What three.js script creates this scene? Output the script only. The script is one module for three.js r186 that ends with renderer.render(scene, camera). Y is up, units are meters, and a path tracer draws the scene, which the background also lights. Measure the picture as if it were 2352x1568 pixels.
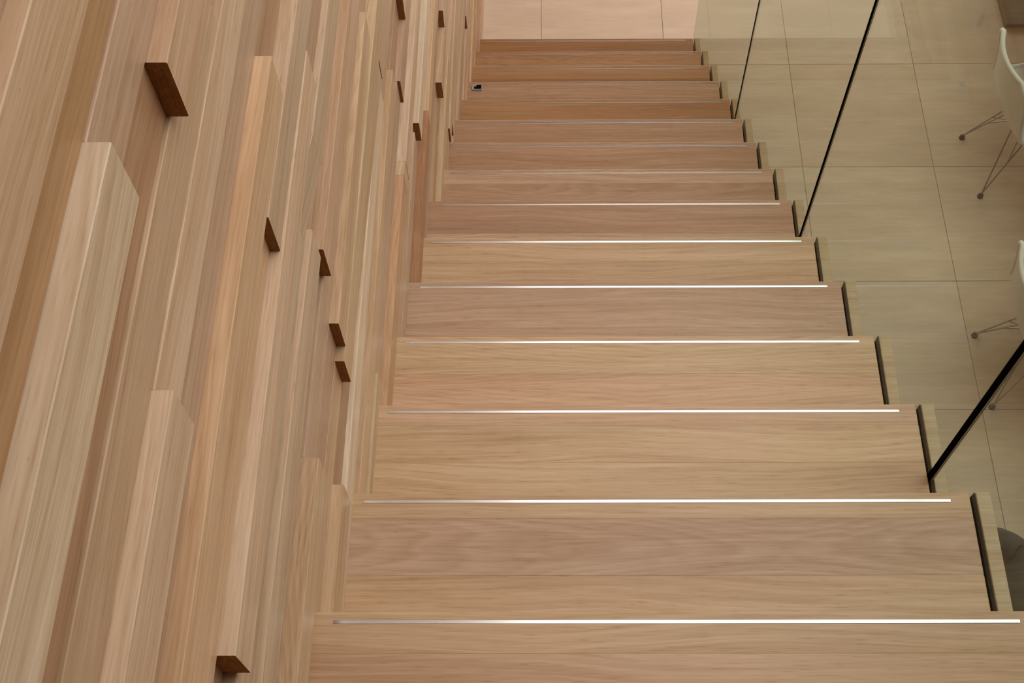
import * as THREE from 'three';
import { RoundedBoxGeometry } from 'three/addons/geometries/RoundedBoxGeometry.js';
import { mergeGeometries } from 'three/addons/utils/BufferGeometryUtils.js';
import { RectAreaLightUniformsLib } from 'three/addons/lights/RectAreaLightUniformsLib.js';

// ---------------------------------------------------------------- camera, sky, light, exposure
const scene = new THREE.Scene();
const W = 2352, H = 1568;
const camera = new THREE.PerspectiveCamera(2 * Math.atan(784 / 2740.21) * 180 / Math.PI, W / H, 0.05, 60);
camera.position.set(0.07478, 1.82704, 0.53551);
camera.rotation.set(-1.06353, 0.01122, -0.01261, 'YXZ');
camera.setViewOffset(W, H, 1176 - 1244.91, 0, W, H);
scene.add(camera);
const renderer = new THREE.WebGLRenderer({ antialias: true });
renderer.toneMapping = THREE.LinearToneMapping;
renderer.toneMappingExposure = 0.565;
renderer.shadowMap.enabled = true;
RectAreaLightUniformsLib.init();
scene.background = new THREE.Color(0.75, 0.86, 1.0);
scene.backgroundIntensity = 1.0;
// the lights of the place: [x, z, width, depth, radiance] of the frosted rooflights in the ceiling at y = CEIL
const CEIL = 3.6;
const ROOFLIGHTS = [[2.9, -2.5, 6.0, 4.9, 2.3]];
const ADDED_WINDOW_L = 3.0;    // radiance of the added, unseen window in the far wall
const LIGHT_COLOR = new THREE.Color(1.0, 0.968, 0.93);

// ---------------------------------------------------------------- small helpers
function rng(seed) { let s = seed >>> 0; return () => { s = (s + 0x6D2B79F5) >>> 0; let t = s; t = Math.imul(t ^ (t >>> 15), t | 1); t ^= t + Math.imul(t ^ (t >>> 7), t | 61); return ((t ^ (t >>> 14)) >>> 0) / 4294967296; }; }
const counts = {};
function numbered(n) { const c = counts[n] = (counts[n] ?? -1) + 1; return c ? n + '_' + String(c).padStart(3, '0') : n; }
function mesh(name, geo, mat, parent = scene) {
  const m = new THREE.Mesh(geo, mat); m.name = numbered(name); m.castShadow = m.receiveShadow = true; parent.add(m); return m;
}
function group(name, parent = scene) { const g = new THREE.Group(); g.name = numbered(name); parent.add(g); return g; }
function tag(o, label, category, grp) { o.userData.label = label; o.userData.category = category; if (grp) o.userData.group = grp; return o; }
function structure(o) { o.userData.kind = 'structure'; return o; }
function box(w, h, d, x, y, z) { const g = new THREE.BoxGeometry(w, h, d); g.translate(x, y, z); return g; }
const lerp = (a, b, t) => a + (b - a) * t;
const sstep = (a, b, x) => { const t = Math.min(1, Math.max(0, (x - a) / (b - a))); return t * t * (3 - 2 * t); };

// periodic value noise
function noiseMaker(seed) {
  const r = rng(seed), P = new Float32Array(4096); for (let i = 0; i < 4096; i++) P[i] = r();
  const h = (x, y) => P[(Math.imul(x, 73856093) ^ Math.imul(y, 19349663)) & 4095];
  return (x, y, px, py) => {
    let xi = Math.floor(x), yi = Math.floor(y); const fx = x - xi, fy = y - yi;
    const sx = fx * fx * (3 - 2 * fx), sy = fy * fy * (3 - 2 * fy);
    xi = ((xi % px) + px) % px; yi = ((yi % py) + py) % py; const x1 = (xi + 1) % px, y1 = (yi + 1) % py;
    return lerp(lerp(h(xi, yi), h(x1, yi), sx), lerp(h(xi, y1), h(x1, y1), sx), sy);
  };
}
function dataTexture(w, h, fn, srgb = true) {
  const d = new Uint8Array(w * h * 4);
  for (let y = 0; y < h; y++) for (let x = 0; x < w; x++) { const c = fn(x, y), i = (y * w + x) * 4; d[i] = c[0] * 255; d[i + 1] = c[1] * 255; d[i + 2] = c[2] * 255; d[i + 3] = 255; }
  const t = new THREE.DataTexture(d, w, h); t.wrapS = t.wrapT = THREE.RepeatWrapping; t.magFilter = THREE.LinearFilter; t.minFilter = THREE.LinearMipmapLinearFilter; t.generateMipmaps = true;
  if (srgb) t.colorSpace = THREE.SRGBColorSpace; t.needsUpdate = true; return t;
}

// ---------------------------------------------------------------- oak: grain runs along u; one repeat is 1.6 m by 0.32 m
const GU = 1.6, GV = 0.32;
function oakGrain(seed, figure) {            // figure 0: straight grain, 1: cathedral
  const n = noiseMaker(seed), w = 2048, h = 512;
  const fr = rng(seed + 1000), flecks = []; for (let i = 0; i < 9; i++) flecks.push([fr() * w, fr() * h, 2 + fr() * 5, 1 + fr() * 1.6]);
  return dataTexture(w, h, (x, y) => {
    const u = x / w, v = y / h; let fleck = 0; for (const f of flecks) { const q = ((x - f[0]) / f[2]) ** 2 + ((y - f[1]) / f[3]) ** 2; if (q < 1) fleck = .5 * (1 - q); }
    const warp = (n(u * 4, v * 3, 4, 3) - .5) * .10 + (n(u * 10 + 7, v * 8, 10, 8) - .5) * .025;
    const vv = v + warp;
    const broad = n(u * 2, vv * 9 + 3, 2, 9), mid = n(u * 5, vv * 36, 5, 36), fine = n(u * 14, vv * 110, 14, 110), fibre = n(u * 60, v * 256, 60, 256);
    let ring;
    if (figure) {
      const c = Math.abs(((v * 2 + 10.5) % 1) - .5) * 2;          // two hearts over the height
      const d = c * c * 5.5 + Math.abs(u - .5) * 14 + (n(u * 6, v * 6, 6, 6) - .5) * 2.2 + (n(u * 24, v * 24, 24, 24) - .5) * .35;
      const s = d - Math.floor(d); ring = s < .75 ? s / .75 : (1 - s) / .25;
    } else { const d = vv * 22 + (mid - .5) * 1.2; const s = d - Math.floor(d); ring = s < .8 ? s / .8 : (1 - s) / .2; }
    const pore = fibre > .76 ? (fibre - .76) * 1.9 * (.35 + ring * .8) : 0;
    const dark = .34 * (broad - .5) + .26 * (mid - .5) + .30 * (fine - .5) + (figure ? .20 : .13) * (ring - .5) + .5 * pore + .18 * (fibre - .5);
    const k = Math.min(1.3, Math.max(0, .36 + dark * .95) + fleck);
    const hue = n(u * 3 + 5, v * 5 + 2, 3, 5) - .5;
    const cr = 1 - k * .24 + hue * .015, cg = 1 - k * .32 - hue * .01, cb = 1 - k * .42 - hue * .03;
    return [Math.min(1, Math.max(0, cr)), Math.min(1, Math.max(0, cg)), Math.min(1, Math.max(0, cb))];
  });
}
const GRAINS = [oakGrain(11, 0), oakGrain(23, 0), oakGrain(37, 1), oakGrain(53, 0), oakGrain(71, 1)];
const TONES = {
  cream: '#f0dfc6', pale: '#e6ccb0', peach: '#e5c29b', gold: '#dabc98', tan: '#d6b896', olive: '#d2b78f', grey: '#d3bb9f',
  mauve: '#ccad93', rose: '#d8b697', brown: '#bb9069', golden: '#bb8a4e', orange: '#cfa274', rust: '#b0763f', dusk: '#c09c80', umber: '#ab7b4c', dark: '#8b5a38',
};
const matCache = {};
function oak(tone, grain, pale = 0) {           // pale: the wall boards are paler timber than the treads
  const k = tone + grain + '_' + pale; if (matCache[k]) return matCache[k];
  return matCache[k] = new THREE.MeshPhysicalMaterial({ color: new THREE.Color(TONES[tone]).lerp(new THREE.Color('#fff4e6'), pale), map: GRAINS[grain], roughness: .42, specularIntensity: 1, bumpMap: GRAINS[grain], bumpScale: .0004 });
}
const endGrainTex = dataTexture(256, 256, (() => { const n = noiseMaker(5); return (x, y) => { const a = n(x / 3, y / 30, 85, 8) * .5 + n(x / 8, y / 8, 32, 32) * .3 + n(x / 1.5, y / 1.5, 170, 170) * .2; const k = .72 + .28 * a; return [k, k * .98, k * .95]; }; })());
const shadedEndGrain = new THREE.MeshPhysicalMaterial({ color: new THREE.Color('#ab7d54'), map: endGrainTex, roughness: .95, specularIntensity: .1 });  // oiled end grain, darkened further to carry the shade on the board ends

// ---------------------------------------------------------------- staircase (thing > tread / riser / stringer > plank, inlay)
const R = 0.20719, D = 0.28, XL = -0.312, XR = 0.83675, XS0 = 0.8505, XS1 = 0.87756;
const FLOOR = -15 * R;
const metal = new THREE.MeshStandardMaterial({ color: new THREE.Color(.70, .70, .71), metalness: 1, roughness: .22 });
const slotBlack = new THREE.MeshPhysicalMaterial({ color: new THREE.Color(.008, .008, .007), roughness: .9, specularIntensity: .2 });
const stairs = tag(group('staircase'), 'straight flight of pale oak stairs with thin metal strips inlaid along every tread edge', 'staircase');

// a plank whose grain runs along x; rounded leading edge when nosing is true
function plankGeo(x0, x1, z0, z1, y, t, nosing, ou, ov) {     // z0 < z1, z0 is the front (far) edge
  const s = new THREE.Shape(), c = nosing ? .006 : .0003, b = .0003;     // profile in (z, y)
  s.moveTo(z0, y - t); s.lineTo(z0, y - c);
  for (let i = 1; i <= 5; i++) { const a = Math.PI / 2 * i / 5; s.lineTo(z0 + c - c * Math.cos(a), y - c + c * Math.sin(a)); }
  s.lineTo(z1 - b, y); s.lineTo(z1, y - b); s.lineTo(z1, y - t);
  const g = new THREE.ExtrudeGeometry(s, { depth: x1 - x0, bevelEnabled: true, bevelThickness: .002, bevelSize: .002, bevelOffset: -.002, bevelSegments: 2, steps: 1 });
  // extrude axis -> x ; shape x -> z
  const p = g.attributes.position, uv = g.attributes.uv;
  for (let i = 0; i < p.count; i++) { const a = p.getX(i), yy = p.getY(i), e = p.getZ(i); p.setXYZ(i, x0 + e, yy, a); uv.setXY(i, (x0 + e) / GU + ou, (a - yy * .999) / GV + ov); }
  // the mapping (z,y,x) mirrors the solid: flip the winding
  const ng = g.toNonIndexed ? g : g; const arr = ng.attributes.position.array, ua = ng.attributes.uv.array;
  for (let i = 0; i < arr.length; i += 9) for (let k = 0; k < 3; k++) { const q = arr[i + 3 + k]; arr[i + 3 + k] = arr[i + 6 + k]; arr[i + 6 + k] = q; }
  for (let i = 0; i < ua.length; i += 6) for (let k = 0; k < 2; k++) { const q = ua[i + 2 + k]; ua[i + 2 + k] = ua[i + 4 + k]; ua[i + 4 + k] = q; }
  g.computeVertexNormals(); return g;
}
// staves of each tread: [fraction of the going from the leading edge, tone, grain]; far treads toned browner in place of light falloff
const STAVES = {
  0: [[.236, 'tan', 1], [1, 'rose', 3]],
  1: [[.178, 'tan', 0], [.557, 'mauve', 2], [1, 'tan', 3]],
  2: [[.174, 'rose', 0], [.472, 'gold', 1], [1, 'gold', 3]],
  3: [[.36, 'gold', 2], [1, 'rose', 4]],
  4: [[.50, 'mauve', 3], [1, 'mauve', 0]],
  5: [[.30, 'tan', 1], [1, 'tan', 0]],
  6: [[.45, 'dusk', 3], [1, 'mauve', 1]],
  7: [[.22, 'mauve', 4], [1, 'dusk', 2]],
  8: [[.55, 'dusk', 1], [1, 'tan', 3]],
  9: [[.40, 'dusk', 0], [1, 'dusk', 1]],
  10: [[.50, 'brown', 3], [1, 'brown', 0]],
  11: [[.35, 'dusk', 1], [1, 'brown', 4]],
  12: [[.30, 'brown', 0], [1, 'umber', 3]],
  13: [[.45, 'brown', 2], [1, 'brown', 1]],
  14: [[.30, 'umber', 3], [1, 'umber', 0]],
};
const sr = rng(99);
const inlayGeo = new RoundedBoxGeometry(0.80301 + 0.26063, .004, .0062, 2, .0008);
for (let k = -3; k <= 14; k++) {
  const tread = group('tread', stairs), y = -R * k, zf = -D * k, zb = zf + D + .02;
  const st = STAVES[k] || [[.5, 'tan', 1], [1, 'rose', 3]];
  let f0 = 0;
  st.forEach(([f, tone, gr], i) => {
    const z0 = zf + f0 * D, z1 = i === st.length - 1 ? zb : zf + f * D; f0 = f;
    mesh('plank', plankGeo(XL, XR, z0, z1 - (i === st.length - 1 ? 0 : .0001), y, .04, i === 0, sr(), sr()), oak(tone, gr), tread);
  });
  const strip = mesh('metal_strip', inlayGeo, metal, tread); strip.position.set((0.80301 - 0.26063) / 2, y - .0012, zf + .01706);
  strip.userData.label = 'thin metal inlay strip';
  const rz = zf + .026;
  mesh('riser', plankGeo(XL, XR, rz, rz + .018, y - .0405, R - .042, false, sr(), sr()), oak('tan', k & 1 ? 0 : 1), stairs);
  const cap = new RoundedBoxGeometry(XS1 - XS0, .20, D - .0008, 2, .0022); cap.translate((XS0 + XS1) / 2, y - .10, zf + D / 2);
  const cp = cap.attributes.position, cu = cap.attributes.uv, ou = sr(), ov = sr();
  for (let i = 0; i < cp.count; i++) cu.setXY(i, (cp.getX(i) + cp.getY(i)) / GU * 2 + ou, (cp.getZ(i)) / GV * 2 + ov);
  mesh('stringer_cap', cap, oak('tan', [1, 3, 0][(k + 6) % 3]), stairs);
  mesh('slot_channel', mergeGeometries([box(XS0 - XR - .001, .02, D, (XS0 + XR) / 2, y - .09, zf + D / 2), box(.0014, .19, D, XS0 - .0007, y - .1, zf + D / 2), box(.0012, .19, D, XR + .0028, y - .103, zf + D / 2)]), slotBlack, stairs);
}

// ---------------------------------------------------------------- timber wall on the left
const RH = 0.079, Y0 = 1.0548, ZFAR = -7.9, ZNEAR = 2.6, XBACK = -0.37;
const wall = structure(group('wall_left'));
mesh('backing', box(.12, 7.4, ZNEAR - ZFAR, XBACK - .061, .05, (ZNEAR + ZFAR) / 2), new THREE.MeshStandardMaterial({ color: new THREE.Color('#6b4a30'), roughness: .9 }), wall);
const wr = rng(4242);
function boardGeo(y1, z0, x0, z1, x1, ou, ov) {    // top at y1; front face from (z0, x0) far to (z1, x1) near
  const c = .0012, yb = y1 - RH + .0004, y = y1 - .0004;
  const prof = x => [[XBACK, yb], [x - c, yb], [x, yb + c], [x, y - c], [x - c, y], [XBACK, y]];
  const a = prof(x0), b = prof(x1), pos = [], uv = []; let per = 0;
  for (let i = 0; i < 5; i++) {
    const len = Math.hypot(a[i + 1][0] - a[i][0], a[i + 1][1] - a[i][1]);
    const P = [[a[i], z0, per], [a[i + 1], z0, per + len], [b[i + 1], z1, per + len], [b[i], z1, per]];
    for (const j of [0, 1, 2, 0, 2, 3]) { const [q, z, v] = P[j]; pos.push(q[0], q[1], z); uv.push(z / GU + ou, v / GV + ov); }
    per += len;
  }
  const g = new THREE.BufferGeometry(); g.setAttribute('position', new THREE.Float32BufferAttribute(pos, 3)); g.setAttribute('uv', new THREE.Float32BufferAttribute(uv, 2)); 
  // winding: make the front face look to +x
  const arr = g.attributes.position.array; const e1 = new THREE.Vector3(arr[21 * 3] - 0, 0, 0);
  g.computeVertexNormals();
  if (g.attributes.normal.getX(12) < 0) { for (let i = 0; i < arr.length; i += 9) for (let k = 0; k < 3; k++) { const q = arr[i + 3 + k]; arr[i + 3 + k] = arr[i + 6 + k]; arr[i + 6 + k] = q; } const ua = g.attributes.uv.array; for (let i = 0; i < ua.length; i += 6) for (let k = 0; k < 2; k++) { const q = ua[i + 2 + k]; ua[i + 2 + k] = ua[i + 4 + k]; ua[i + 4 + k] = q; } g.computeVertexNormals(); }
  return g;
}
function endGeo(y1, z, x, near) {
  const c = .0012, yb = y1 - RH + .0004, y = y1 - .0004, P = [[XBACK, yb], [x - c, yb], [x, yb + c], [x, y - c], [x - c, y], [XBACK, y]];
  const pos = [], uv = [];
  for (let i = 1; i < 5; i++) for (const j of near ? [0, i, i + 1] : [0, i + 1, i]) { pos.push(P[j][0], P[j][1], z); uv.push(P[j][0] * 8, P[j][1] * 8); }
  const g = new THREE.BufferGeometry(); g.setAttribute('position', new THREE.Float32BufferAttribute(pos, 3)); g.setAttribute('uv', new THREE.Float32BufferAttribute(uv, 2)); g.computeVertexNormals(); return g;
}
// rows from the top: n -> segments from far to near [z of the near end, x of the front at the far end, at the near end, tone, grain]
const N = ZNEAR;
const ROWS = {
  '-4': [[N, -.284, -.284, 'tan', 0]],
  '-3': [[N, -.305, -.305, 'mauve', 1]],
  '-2': [[N, -.288, -.288, 'tan', 3]],
  '-1': [[N, -.306, -.306, 'golden', 0]],
  '0': [[-.082, -.3035, -.3035, 'mauve', 1], [N, -.283, -.283, 'cream', 0]],
  '1': [[-.239, -.2835, -.2835, 'rose', 3], [N, -.306, -.306, 'brown', 1]],
  '2': [[-.441, -.310, -.310, 'mauve', 1], [N, -.3015, -.3015, 'tan', 3]],
  '3': [[.026, -.2992, -.2992, 'pale', 1], [N, -.2815, -.2815, 'pale', 3]],
  '4': [[N, -.304, -.304, 'mauve', 0]],
  '5': [[-.537, -.305, -.305, 'brown', 3], [N, -.2825, -.2800, 'peach', 1]],
  '6': [[-.339, -.281, -.281, 'grey', 3], [N, -.295, -.290, 'peach', 0]],
  '7': [[-.692, -.288, -.287, 'dusk', 1], [.197, -.2795, -.274, 'pale', 3], [N, -.306, -.306, 'dusk', 0]],
  '8': [[-.60, -.2785, -.2765, 'grey', 1], [-.46, -.2765, -.2905, 'grey', 1], [N, -.2905, -.289, 'grey', 1]],
  '9': [[-.483, -.300, -.300, 'mauve', 0], [N, -.280, -.274, 'grey', 1]],
  '10': [[-.499, -.281, -.278, 'rose', 3], [N, -.296, -.294, 'mauve', 1]],
  '11': [[-.179, -.297, -.291, 'mauve', 1], [N, -.269, -.268, 'gold', 2]],
  '12': [[-1.157, -.298, -.298, 'mauve', 0], [-.456, -.281, -.275, 'gold', 2], [N, -.291, -.291, 'dusk', 3]],
  '13': [[-.427, -.279, -.275, 'olive', 3], [N, -.291, -.291, 'tan', 1]],
  '14': [[-1.195, -.279, -.279, 'mauve', 1], [-.5, -.2805, -.291, 'tan', 3], [-.233, -.291, -.291, 'brown', 0], [N, -.272, -.271, 'gold', 0]],
  '15': [[-1.195, -.286, -.286, 'grey', 3], [-.25, -.286, -.281, 'cream', 1], [N, -.281, -.281, 'cream', 1]],
  '16': [[N, -.304, -.304, 'brown', 0]],
  '17': [[-1.597, -.277, -.277, 'rose', 1], [-1.364, -.293, -.293, 'brown', 3], [N, -.286, -.282, 'gold', 1]],
  '18': [[-1.399, -.279, -.279, 'dusk', 0], [-.61, -.2865, -.2865, 'mauve', 3], [N, -.279, -.279, 'olive', 0]],
  '19': [[N, -.301, -.301, 'mauve', 1]],
  '20': [[-1.281, -.2755, -.2755, 'pale', 3], [-1.239, -.2762, -.2790, 'gold', 2], [N, -.2795, -.283, 'orange', 2]],
  '21': [[-1.281, -.300, -.300, 'mauve', 3], [N, -.2815, -.2835, 'tan', 1]],
  '22': [[-1.5, -.302, -.302, 'mauve', 3], [N, -.281, -.280, 'mauve', 1]],
  '23': [[-1.596, -.280, -.282, 'cream', 3], [N, -.300, -.300, 'tan', 0]],
  '24': [[N, -.302, -.302, 'dusk', 1]],
  '25': [[-1.772, -.2775, -.279, 'peach', 0], [N, -.279, -.279, 'rust', 2]],
  '26': [[N, -.284, -.284, 'dusk', 3]],
  '27': [[N, -.300, -.300, 'mauve', 1]],
  '28': [[-2.405, -.280, -.280, 'rose', 3], [N, -.300, -.300, 'mauve', 0]],
  '29': [[-2.158, -.280, -.280, 'tan', 1], [N, -.301, -.301, 'tan', 3]],
  '30': [[N, -.299, -.299, 'brown', 0]],
  '31': [[-2.428, -.298, -.298, 'rose', 3], [N, -.280, -.280, 'olive', 1]],
  '32': [[N, -.284, -.284, 'rose', 3]],
  '33': [[-2.221, -.2785, -.2785, 'tan', 0], [N, -.285, -.285, 'rose', 3]],
  '34': [[-2.315, -.279, -.279, 'rose', 1], [N, -.300, -.300, 'olive', 2]],
  '35': [[N, -.283, -.283, 'tan', 2]],
  '36': [[N, -.300, -.300, 'mauve', 1]],
  '37': [[N, -.282, -.282, 'olive', 0]],
  '38': [[N, -.284, -.284, 'dusk', 3]],
  '39': [[-3.23, -.280, -.280, 'mauve', 1], [N, -.299, -.299, 'tan', 0]],
  '40': [[N, -.285, -.285, 'mauve', 3]],
  '41': [[N, -.302, -.302, 'tan', 1]],
  '42': [[N, -.283, -.283, 'orange', 0]],
};
const anyTones = ['tan', 'mauve', 'rose', 'gold', 'olive', 'brown', 'orange', 'pale'];
for (let n = -31; n <= 52; n++) {
  let segs = ROWS[n];
  if (!segs) { const p = n & 1; segs = [[N, p ? -.302 : -.282 + (wr() - .5) * .004, 0, n > 40 ? ['orange', 'brown', 'tan', 'gold'][Math.floor(wr() * 4)] : anyTones[Math.floor(wr() * 8)], Math.floor(wr() * 4)]]; segs[0][2] = segs[0][1]; }
  const y1 = Y0 - RH * n; let z0 = ZFAR;
  segs.forEach(([z, xa, xb, tone, gr], i) => {
    const z1 = z - (i < segs.length - 1 ? .0002 : 0), za = z0 + (i ? .0002 : 0);
    const b = mesh('board', boardGeo(y1, za, xa, z1, xb, wr(), wr()), oak(tone, gr, .14), wall);
    mesh('shaded_end_grain', endGeo(y1, z1, xb, true), shadedEndGrain, b);
    if (i) mesh('shaded_end_grain', endGeo(y1, za, xa, false), shadedEndGrain, b);
    z0 = z;
  });
}

// ---------------------------------------------------------------- floor of large pale tiles
const tileTex = [1, 2, 3].map(s => { const n = noiseMaker(300 + s); return dataTexture(512, 512, (x, y) => { const u = x / 512, v = y / 512; const k = .90 + .05 * n(u * 4, v * 14, 4, 14) + .03 * n(u * 10, v * 60, 10, 60) + .02 * n(u * 128, v * 128, 128, 128); const w = n(u * 3, v * 3, 3, 3) - .5; return [Math.min(1, k + .008 * w), k, k - .012 * w]; }); });
const TX0 = .0389, TS = .6725, TZ = [-3.2292, .6925];
const floor = structure(group('floor'));
mesh('floor_slab', box(10.5, .2, 13, 4.5, FLOOR - .104, -2.2), new THREE.MeshStandardMaterial({ color: new THREE.Color('#8d8577'), roughness: .9 }), floor);
const tr = rng(77);
const tileMats = []; for (let i = 0; i < 6; i++) tileMats.push(new THREE.MeshPhysicalMaterial({ color: new THREE.Color().setStyle(['#e6cdb3', '#e3c9ae', '#e8d0b8'][i % 3]), map: tileTex[i % 3], roughness: .42, specularIntensity: .5 }));
const tileGeo = new RoundedBoxGeometry(TS - .0024, .012, TZ[1] - .0024, 1, .0012);
{ const p = tileGeo.attributes.position, uv = tileGeo.attributes.uv; for (let i = 0; i < p.count; i++) uv.setXY(i, p.getX(i) / .7 + .5, p.getZ(i) / .7 + .5); }
for (let i = -1; i <= 8; i++) for (let j = -7; j <= 7; j++) {
  const t = mesh('tile', tileGeo, tileMats[Math.floor(tr() * 6)], floor);
  t.position.set(TX0 + (i + .5) * TS, FLOOR - .006, TZ[0] + (j + .5) * TZ[1]);
  if (tr() < .5) t.rotation.y = Math.PI;
}

// ---------------------------------------------------------------- room shell
const plaster = new THREE.MeshStandardMaterial({ color: new THREE.Color('#d8d0c2'), roughness: .9 });
structure(mesh('wall_right', box(.2, CEIL - FLOOR + .2, 13, 6.3, (CEIL + FLOOR) / 2, -2.2), plaster));
structure(mesh('wall_far', box(7.2, CEIL - FLOOR + .2, .2, 2.8, (CEIL + FLOOR) / 2, -7.95), new THREE.MeshStandardMaterial({ color: new THREE.Color('#8a6a50'), roughness: .8 })));
const shadeTimber = new THREE.MeshStandardMaterial({ color: new THREE.Color('#5f4531'), roughness: .8 });  // dark so that little light bounces back from behind the camera
structure(mesh('wall_back', box(7.2, CEIL - FLOOR + .2, .2, 2.8, (CEIL + FLOOR) / 2, 3.1), shadeTimber));
structure(mesh('added_bulkhead', box(6.8, CEIL - 2.45, 3.0, 2.9, (CEIL + 2.45) / 2, 1.5), shadeTimber));   // unseen block added over the landing to keep light off board ends
{ const land = structure(mesh('floor_upper', box(XR - XL + .04, .25, 2.1, (XL + XR) / 2, 4 * R - .125, 1.95), oak('tan', 1))); }
// ceiling with an opening for each rooflight (single opening: four slabs around it)
const ceiling = structure(group('ceiling'));
{
  const [x, z, w, d] = ROOFLIGHTS[0], X0 = -.5, X1 = 6.3, Z0 = -8, Z1 = 3.1, y = CEIL + .15;
  mesh('ceiling_slab', box(x - w / 2 - X0, .3, Z1 - Z0, (X0 + x - w / 2) / 2, y, (Z0 + Z1) / 2), plaster, ceiling);
  mesh('ceiling_slab', box(X1 - x - w / 2, .3, Z1 - Z0, (X1 + x + w / 2) / 2, y, (Z0 + Z1) / 2), plaster, ceiling);
  mesh('ceiling_slab', box(w, .3, z - d / 2 - Z0, x, y, (Z0 + z - d / 2) / 2), plaster, ceiling);
  mesh('ceiling_slab', box(w, .3, Z1 - z - d / 2, x, y, (Z1 + z + d / 2) / 2), plaster, ceiling);
}
for (const [x, z, w, d, L] of ROOFLIGHTS) {
  const rl = tag(group('rooflight'), 'large frosted rooflight set in the ceiling above the stairs', 'rooflight'); rl.position.set(x, CEIL, z);
  const fr = []; for (const s of [-1, 1]) { fr.push(box(.05, .08, d, s * (w / 2 - .025), .05, 0)); fr.push(box(w - .1, .08, .05, 0, .05, s * (d / 2 - .025))); }
  mesh('frame', mergeGeometries(fr), new THREE.MeshStandardMaterial({ color: '#e8e6e0', roughness: .5 }), rl);
  for (let i = 1; i < 5; i++) mesh('glazing_bar', box(.05, .09, d - .1, -w / 2 + w * i / 5, .055, 0), new THREE.MeshStandardMaterial({ color: '#e8e6e0', roughness: .5 }), rl);
  mesh('diffuser', box(w - .1, .02, d - .1, 0, .07, 0), new THREE.MeshStandardMaterial({ color: '#f4f2ee', roughness: .6, emissive: LIGHT_COLOR, emissiveIntensity: L }), rl);
  const a = new THREE.RectAreaLight(LIGHT_COLOR, L, w - .1, d - .1); a.position.set(0, .055, 0); a.rotation.x = -Math.PI / 2; rl.add(a);
}

// unseen window added in the far wall to brighten the floor past the stairs
{
  const win = structure(group('added_window_1')); win.position.set(2.2, FLOOR + 1.35, -7.84);
  const w = 4.6, h = 2.3, fr = [];
  for (const s of [-1, 1]) { fr.push(box(.07, h, .1, s * (w / 2 - .035), 0, 0)); fr.push(box(w - .14, .07, .1, 0, s * (h / 2 - .035), 0)); }
  for (const x of [-.75, .75]) fr.push(box(.06, h - .14, .09, x, 0, 0));
  mesh('added_window_frame', mergeGeometries(fr), new THREE.MeshStandardMaterial({ color: '#4a4540', roughness: .5 }), win);
  mesh('added_window_pane', box(w - .14, h - .14, .012, 0, 0, 0), new THREE.MeshStandardMaterial({ color: '#f2f4f5', roughness: .5, emissive: LIGHT_COLOR, emissiveIntensity: ADDED_WINDOW_L }), win);
  const a = new THREE.RectAreaLight(LIGHT_COLOR, ADDED_WINDOW_L, w - .14, h - .14); a.position.set(0, 0, .06); a.rotation.y = Math.PI; win.add(a);
}

// ---------------------------------------------------------------- glass balustrade
const glassMat = new THREE.MeshPhysicalMaterial({ color: new THREE.Color(.82, .89, .84), transmission: 1, thickness: 0, roughness: 0, ior: 1.5, metalness: 0, specularIntensity: .55 });
const sealMat = new THREE.MeshPhysicalMaterial({ color: new THREE.Color(.004, .004, .004), roughness: 1, specularIntensity: 0 });
const edgeMat = new THREE.MeshStandardMaterial({ color: new THREE.Color(.05, .07, .045), roughness: .25 });
const glass = tag(group('glass_balustrade'), 'clear greenish glass balustrade of tall panes standing in the slot beside the stairs', 'balustrade');
const XG = .8425, GT = .004, gTop = z => R / D * z + 1.14, gBot = z => R / D * z - .2 ;
function paneGeo(z0, z1, x0, x1) {                       // parallelogram following the pitch
  const s = new THREE.Shape(); s.moveTo(z0, gBot(z0)); s.lineTo(z1, gBot(z1)); s.lineTo(z1, gTop(z1)); s.lineTo(z0, gTop(z0)); s.closePath();
  const g = new THREE.ExtrudeGeometry(s, { depth: x1 - x0, bevelEnabled: false });
  g.rotateY(-Math.PI / 2); g.translate(x1, 0, 0); return g;   // (a, y, e) -> (x1 - e, y, a)
}
const JZ = [-3.914, -2.640, -1.510, -.393, .727, 1.9];
for (let i = 0; i < 5; i++) {
  const z0 = JZ[i] + (i ? .0115 : 0), z1 = JZ[i + 1] - .0095;
  const pane = mesh('glass_pane', paneGeo(z0, z1, XG - GT / 2, XG + GT / 2), glassMat, glass);
  if (i) { mesh('joint_seal', paneGeo(JZ[i] - .0095, JZ[i] + .008, XG - .0007, XG + .0007), sealMat, glass); mesh('glass_edge', paneGeo(JZ[i] + .008, JZ[i] + .0115, XG - .001, XG + .001), edgeMat, glass); }
}

// ---------------------------------------------------------------- chairs
const shellMat = new THREE.MeshPhysicalMaterial({ color: new THREE.Color('#e6e2d8'), roughness: .35, specularIntensity: .5 });
const wireMat = new THREE.MeshStandardMaterial({ color: new THREE.Color(.34, .31, .28), metalness: 1, roughness: .3 });
const footMat = new THREE.MeshStandardMaterial({ color: new THREE.Color(.02, .018, .016), roughness: .6 });
const PROF = new THREE.CatmullRomCurve3([[.235, .405], [.215, .440], [.12, .448], [0, .425], [-.11, .413], [-.175, .452], [-.212, .54], [-.238, .66], [-.262, .75], [-.285, .815]].map(p => new THREE.Vector3(p[0], p[1], 0)), false, 'centripetal');
const halfW = t => { const pts = [[0, .17], [.06, .205], [.2, .238], [.4, .243], [.55, .23], [.68, .212], [.8, .210], [.9, .205], [.95, .194], [.98, .178], [1, .155]]; for (let i = 1; i < pts.length; i++) if (t <= pts[i][0]) return lerp(pts[i - 1][1], pts[i][1], (t - pts[i - 1][0]) / (pts[i][0] - pts[i - 1][0])); return .155; };
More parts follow.
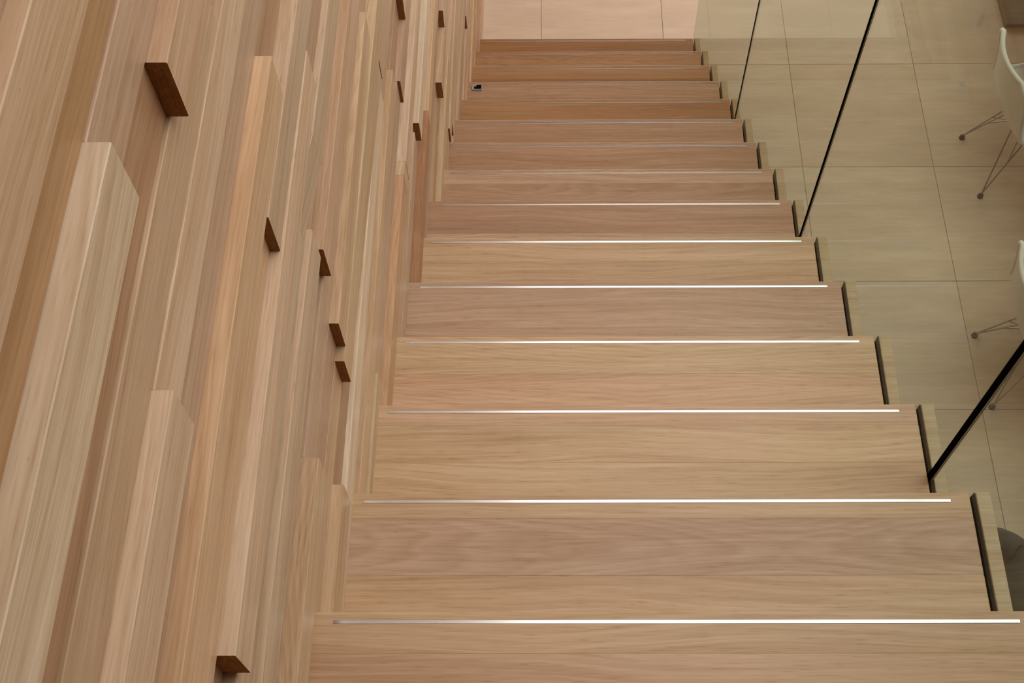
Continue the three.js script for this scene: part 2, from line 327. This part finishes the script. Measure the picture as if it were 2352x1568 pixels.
function shellPoint(t, v) {
  const p = PROF.getPoint(t), back = sstep(.45, .72, t), w = halfW(t), k = v * v;
  return new THREE.Vector3(p.x + back * .035 * k - (1 - back) * 0, p.y + (1 - back) * .055 * k * sstep(0, .25, t) + back * .0 * k, w * v);
}
function shellGeo() {
  const nu = 44, nv = 24, th = .0075, pts = [];
  const P = (i, j) => shellPoint(i / nu, j / nv * 2 - 1);
  const nrm = (i, j) => { const a = P(Math.min(nu, i + 1), j).sub(P(Math.max(0, i - 1), j)), b = P(i, Math.min(nv, j + 1)).sub(P(i, Math.max(0, j - 1))); return a.cross(b).normalize(); };
  const A = [], B = [];
  for (let i = 0; i <= nu; i++) for (let j = 0; j <= nv; j++) { const p = P(i, j), n = nrm(i, j); A.push(p.clone().addScaledVector(n, th / 2)); B.push(p.clone().addScaledVector(n, -th / 2)); }
  const id = (i, j) => i * (nv + 1) + j, pos = [], tri = (a, b, c) => { for (const q of [a, b, c]) pos.push(q.x, q.y, q.z); };
  for (let i = 0; i < nu; i++) for (let j = 0; j < nv; j++) {
    const a = id(i, j), b = id(i + 1, j), c = id(i + 1, j + 1), d = id(i, j + 1);
    tri(A[a], A[b], A[c]); tri(A[a], A[c], A[d]); tri(B[a], B[c], B[b]); tri(B[a], B[d], B[c]);
  }
  // rolled rim: a tube along the boundary
  const loop = []; for (let j = 0; j <= nv; j++) loop.push(P(0, j)); for (let i = 1; i <= nu; i++) loop.push(P(i, nv)); for (let j = nv - 1; j >= 0; j--) loop.push(P(nu, j)); for (let i = nu - 1; i >= 1; i--) loop.push(P(i, 0));
  const g = new THREE.BufferGeometry(); g.setAttribute('position', new THREE.Float32BufferAttribute(pos, 3));
  const rim = new THREE.TubeGeometry(new THREE.CatmullRomCurve3(loop, true), 300, .0115, 8, true).toNonIndexed(); rim.deleteAttribute('uv'); rim.deleteAttribute('normal');
  return { shell: smooth(g), rim: smooth(rim) };
}
function smooth(g) {        // weld normals of a triangle soup
  const p = g.attributes.position, map = new Map(), n = new Float32Array(p.count * 3), a = new THREE.Vector3(), b = new THREE.Vector3(), c = new THREE.Vector3();
  const key = i => Math.round(p.getX(i) * 2e4) + ',' + Math.round(p.getY(i) * 2e4) + ',' + Math.round(p.getZ(i) * 2e4);
  for (let i = 0; i < p.count; i += 3) { a.fromBufferAttribute(p, i); b.fromBufferAttribute(p, i + 1).sub(a); c.fromBufferAttribute(p, i + 2).sub(a); b.cross(c); for (let k = 0; k < 3; k++) { const s = key(i + k), m = map.get(s) || [0, 0, 0]; m[0] += b.x; m[1] += b.y; m[2] += b.z; map.set(s, m); } }
  for (let i = 0; i < p.count; i++) { const m = map.get(key(i)), l = Math.hypot(...m) || 1; n[i * 3] = m[0] / l; n[i * 3 + 1] = m[1] / l; n[i * 3 + 2] = m[2] / l; }
  g.setAttribute('normal', new THREE.BufferAttribute(n, 3)); return g;
}
const rod = (a, b, r = .0036) => new THREE.TubeGeometry(new THREE.LineCurve3(new THREE.Vector3(...a), new THREE.Vector3(...b)), 1, r, 8);
const SG = shellGeo();
function makeChair() {
  const c = group('shell_chair');
  const sh = mesh('shell', SG.shell, shellMat, c); mesh('rim', SG.rim, shellMat, sh);
  const under = .398;
  const mounts = []; for (const sx of [-1, 1]) for (const sz of [-1, 1]) mounts.push(rod([sx * .1, under, sz * .1], [sx * .1, under + .03, sz * .1], .014));
  mesh('mount', mergeGeometries([rod([-.1, under, -.1], [.1, under, -.1]), rod([-.1, under, .1], [.1, under, .1]), rod([-.1, under, -.1], [-.1, under, .1]), rod([.1, under, -.1], [.1, under, .1]), ...mounts]), wireMat, c);
  for (const sx of [-1, 1]) for (const sz of [-1, 1]) {
    const f = [sx * .19, .022, sz * .188];
    const leg = mesh('leg', mergeGeometries([rod([sx * .1, under, sz * .03], f), rod([sx * .03, under, sz * .1], f), rod(f, [f[0], .008, f[2]], .006)]), wireMat, c);
    const ft = new THREE.CylinderGeometry(.013, .016, .016, 16); ft.translate(f[0], .008, f[2]); mesh('foot', ft, footMat, leg);
  }
  const bx = []; for (const s of [-1, 1]) { bx.push(rod([s * .145, .21, -.11], [-s * .03, .37, .0], .0032)); bx.push(rod([-.11, .21, s * .145], [0, .37, -s * .03], .0032)); }
  mesh('brace', mergeGeometries(bx), wireMat, c);
  return c;
}
const chair = makeChair();
tag(chair, 'white shell chair on wire legs, farthest of the row on the tiled floor', 'chair', 'white shell chairs on the tiled floor');
function placeChair(o, fx, fz, nx, nz) {      // far and near rear feet
  const sx = nx - fx, sz = nz - fz, l = Math.hypot(sx, sz), ux = sz / l, uz = -sx / l;    // forward = towards +x
  o.position.set((fx + nx) / 2 + ux * .19, FLOOR, (fz + nz) / 2 + uz * .19); o.rotation.y = Math.atan2(-uz, ux);
}
placeChair(chair, 2.232, -3.413, 2.260, -3.037);
const c2 = chair.clone(); c2.name = numbered('shell_chair'); scene.add(c2); c2.userData = { ...chair.userData, label: 'middle white shell chair on wire legs, between the farthest chair and the jacket-covered one' }; placeChair(c2, 2.090, -2.231, 2.104, -1.854);

const c3 = chair.clone(); c3.name = numbered('shell_chair'); scene.add(c3); c3.userData = { ...chair.userData, label: 'white shell chair nearest the stairs, its back covered by a dark grey jacket' }; placeChair(c3, 1.850, -.880, 1.864, -.504);

// a jacket hung over the back of the nearest chair: body (outside), lining (inside), two sleeves
{
  const j = tag(group('jacket'), 'dark grey jacket with brown lining draped over a white chair back', 'jacket');
  j.position.copy(c3.position); j.rotation.copy(c3.rotation);
  const cloth = new THREE.MeshPhysicalMaterial({ color: new THREE.Color('#474440'), roughness: .9, sheen: .3, sheenRoughness: .6, sheenColor: new THREE.Color('#8a8683') });
  const lining = new THREE.MeshStandardMaterial({ color: new THREE.Color('#7a4f33'), roughness: .7 });
  const drape = (ctrl, w0, w1, wrap) => {
    const c = new THREE.CatmullRomCurve3(ctrl.map(p => new THREE.Vector3(p[0], p[1], 0))), nu = 36, nv = 40, front = [], back = [];
    for (let i = 0; i <= nu; i++) for (let q = 0; q <= nv; q++) {
      const t = i / nu, v = q / nv * 2 - 1, p = c.getPoint(t), tn = c.getTangent(t), f = sstep(.25, 1, t) * (.012 * Math.sin(7.3 * v + 1.2 + 2 * t) + .006 * Math.sin(16 * v + 4 * t));
      const nx = -tn.y * -1, ny = tn.x * -1, x = p.x - nx * f + wrap * v * v, y = p.y - ny * f * .2 - .035 * v * v * v * v * (1 - t), z = v * lerp(w0, w1, t);
      front.push(new THREE.Vector3(x - nx * .005, y - ny * .005, z)); back.push(new THREE.Vector3(x + nx * .005, y + ny * .005, z));
    }
    const pos = [], id = (a, b) => a * (nv + 1) + b, tri = (A, a, B, b, C, d) => { for (const o of [A[a], B[b], C[d]]) pos.push(o.x, o.y, o.z); };
    const quad = (A, a, b, cc, d) => { tri(A, a, A, b, A, cc); tri(A, a, A, cc, A, d); };
    for (let i = 0; i < nu; i++) for (let q = 0; q < nv; q++) { quad(front, id(i, q), id(i, q + 1), id(i + 1, q + 1), id(i + 1, q)); quad(back, id(i, q), id(i + 1, q), id(i + 1, q + 1), id(i, q + 1)); }
    const seam = (a, b) => { tri(front, a, front, b, back, b); tri(front, a, back, b, back, a); };
    for (let i = 0; i < nu; i++) { seam(id(i, 0), id(i + 1, 0)); seam(id(i + 1, nv), id(i, nv)); }
    for (let q = 0; q < nv; q++) { seam(id(0, q + 1), id(0, q)); seam(id(nu, q), id(nu, q + 1)); }
    const g = new THREE.BufferGeometry(); g.setAttribute('position', new THREE.Float32BufferAttribute(pos, 3)); return smooth(g);
  };
  mesh('body', drape([[-.262, .845], [-.302, .846], [-.335, .80], [-.348, .70], [-.345, .55], [-.342, .42], [-.350, .30]], .225, .262, .075), cloth, j);
  mesh('lining', drape([[-.302, .838], [-.268, .838], [-.236, .79], [-.215, .70], [-.20, .62], [-.19, .56]], .205, .19, .045), lining, j);
  for (const s of [-1, 1]) {
    const c = new THREE.CatmullRomCurve3([[-.27, .80, s * .20], [-.30, .74, s * .265], [-.325, .60, s * .285], [-.335, .45, s * .275], [-.325, .33, s * .262]].map(p => new THREE.Vector3(...p)));
    const g = new THREE.TubeGeometry(c, 40, .052, 18), p = g.attributes.position, ctr = new THREE.Vector3();
    for (let i = 0; i < p.count; i++) { const k = Math.floor(i / 19) / 40, a = (i % 19) / 18 * Math.PI * 2; c.getPointAt(k, ctr); const r = (lerp(1, .72, k) + .10 * Math.sin(k * 26 + Math.cos(a) * 2) * sstep(0, .2, k)) * (k === 0 ? .55 : 1); p.setXYZ(i, ctr.x + (p.getX(i) - ctr.x) * r * .75, ctr.y + (p.getY(i) - ctr.y) * r, ctr.z + (p.getZ(i) - ctr.z) * r); }
    g.computeVertexNormals(); mesh('sleeve', g, cloth, j);
  }
}

// unseen wooden table added to shade the floor under the chairs, and a thin board on the tiles
{
  const t = tag(group('added_table'), 'long wooden table, unseen, added to shade the floor under the white chairs', 'table'); t.position.set(2.95, FLOOR, -2.3);
  const top = new RoundedBoxGeometry(1.18, .04, 4.8, 2, .003); top.translate(0, .73, 0); mesh('tabletop', top, oak('golden', 1), t);
  for (const sx of [-1, 1]) for (const sz of [-1, 1]) { const l = new RoundedBoxGeometry(.07, .71, .07, 2, .003); l.translate(sx * .28, .355, sz * 1.2); mesh('leg', l, oak('golden', 0), t); }
  const b = tag(mesh('floor_board', new RoundedBoxGeometry(.9, .028, .8, 2, .003), new THREE.MeshStandardMaterial({ color: '#7d6036', map: GRAINS[1], roughness: .7 })), 'thin dark brown wooden board lying flat on tiles past the farthest chair', 'board'); b.position.set(3.045, FLOOR + .014, -4.58);
}

// ---------------------------------------------------------------- small device on a lower tread
{
  const d = tag(group('small_device'), 'tiny grey box with black ringed face, on lower tread by timber wall', 'device');
  const g1 = new RoundedBoxGeometry(.044, .010, .029, 2, .002); g1.translate(0, .005, 0); mesh('case', g1, new THREE.MeshStandardMaterial({ color: '#a9a8a6', roughness: .5 }), d);
  const g2 = new RoundedBoxGeometry(.033, .003, .023, 1, .001); g2.translate(.0035, .0098, 0); mesh('face', g2, new THREE.MeshPhysicalMaterial({ color: '#060607', roughness: .8, specularIntensity: .2 }), d);
  const g3 = new THREE.TorusGeometry(.0046, .0014, 8, 24); g3.rotateX(Math.PI / 2); g3.translate(-.0085, .0118, -.006); mesh('ring', g3, new THREE.MeshStandardMaterial({ color: '#d8d8d8', roughness: .4 }), d);
  d.position.set(-.241, -R * 11, -3.040);
}
renderer.render(scene, camera);
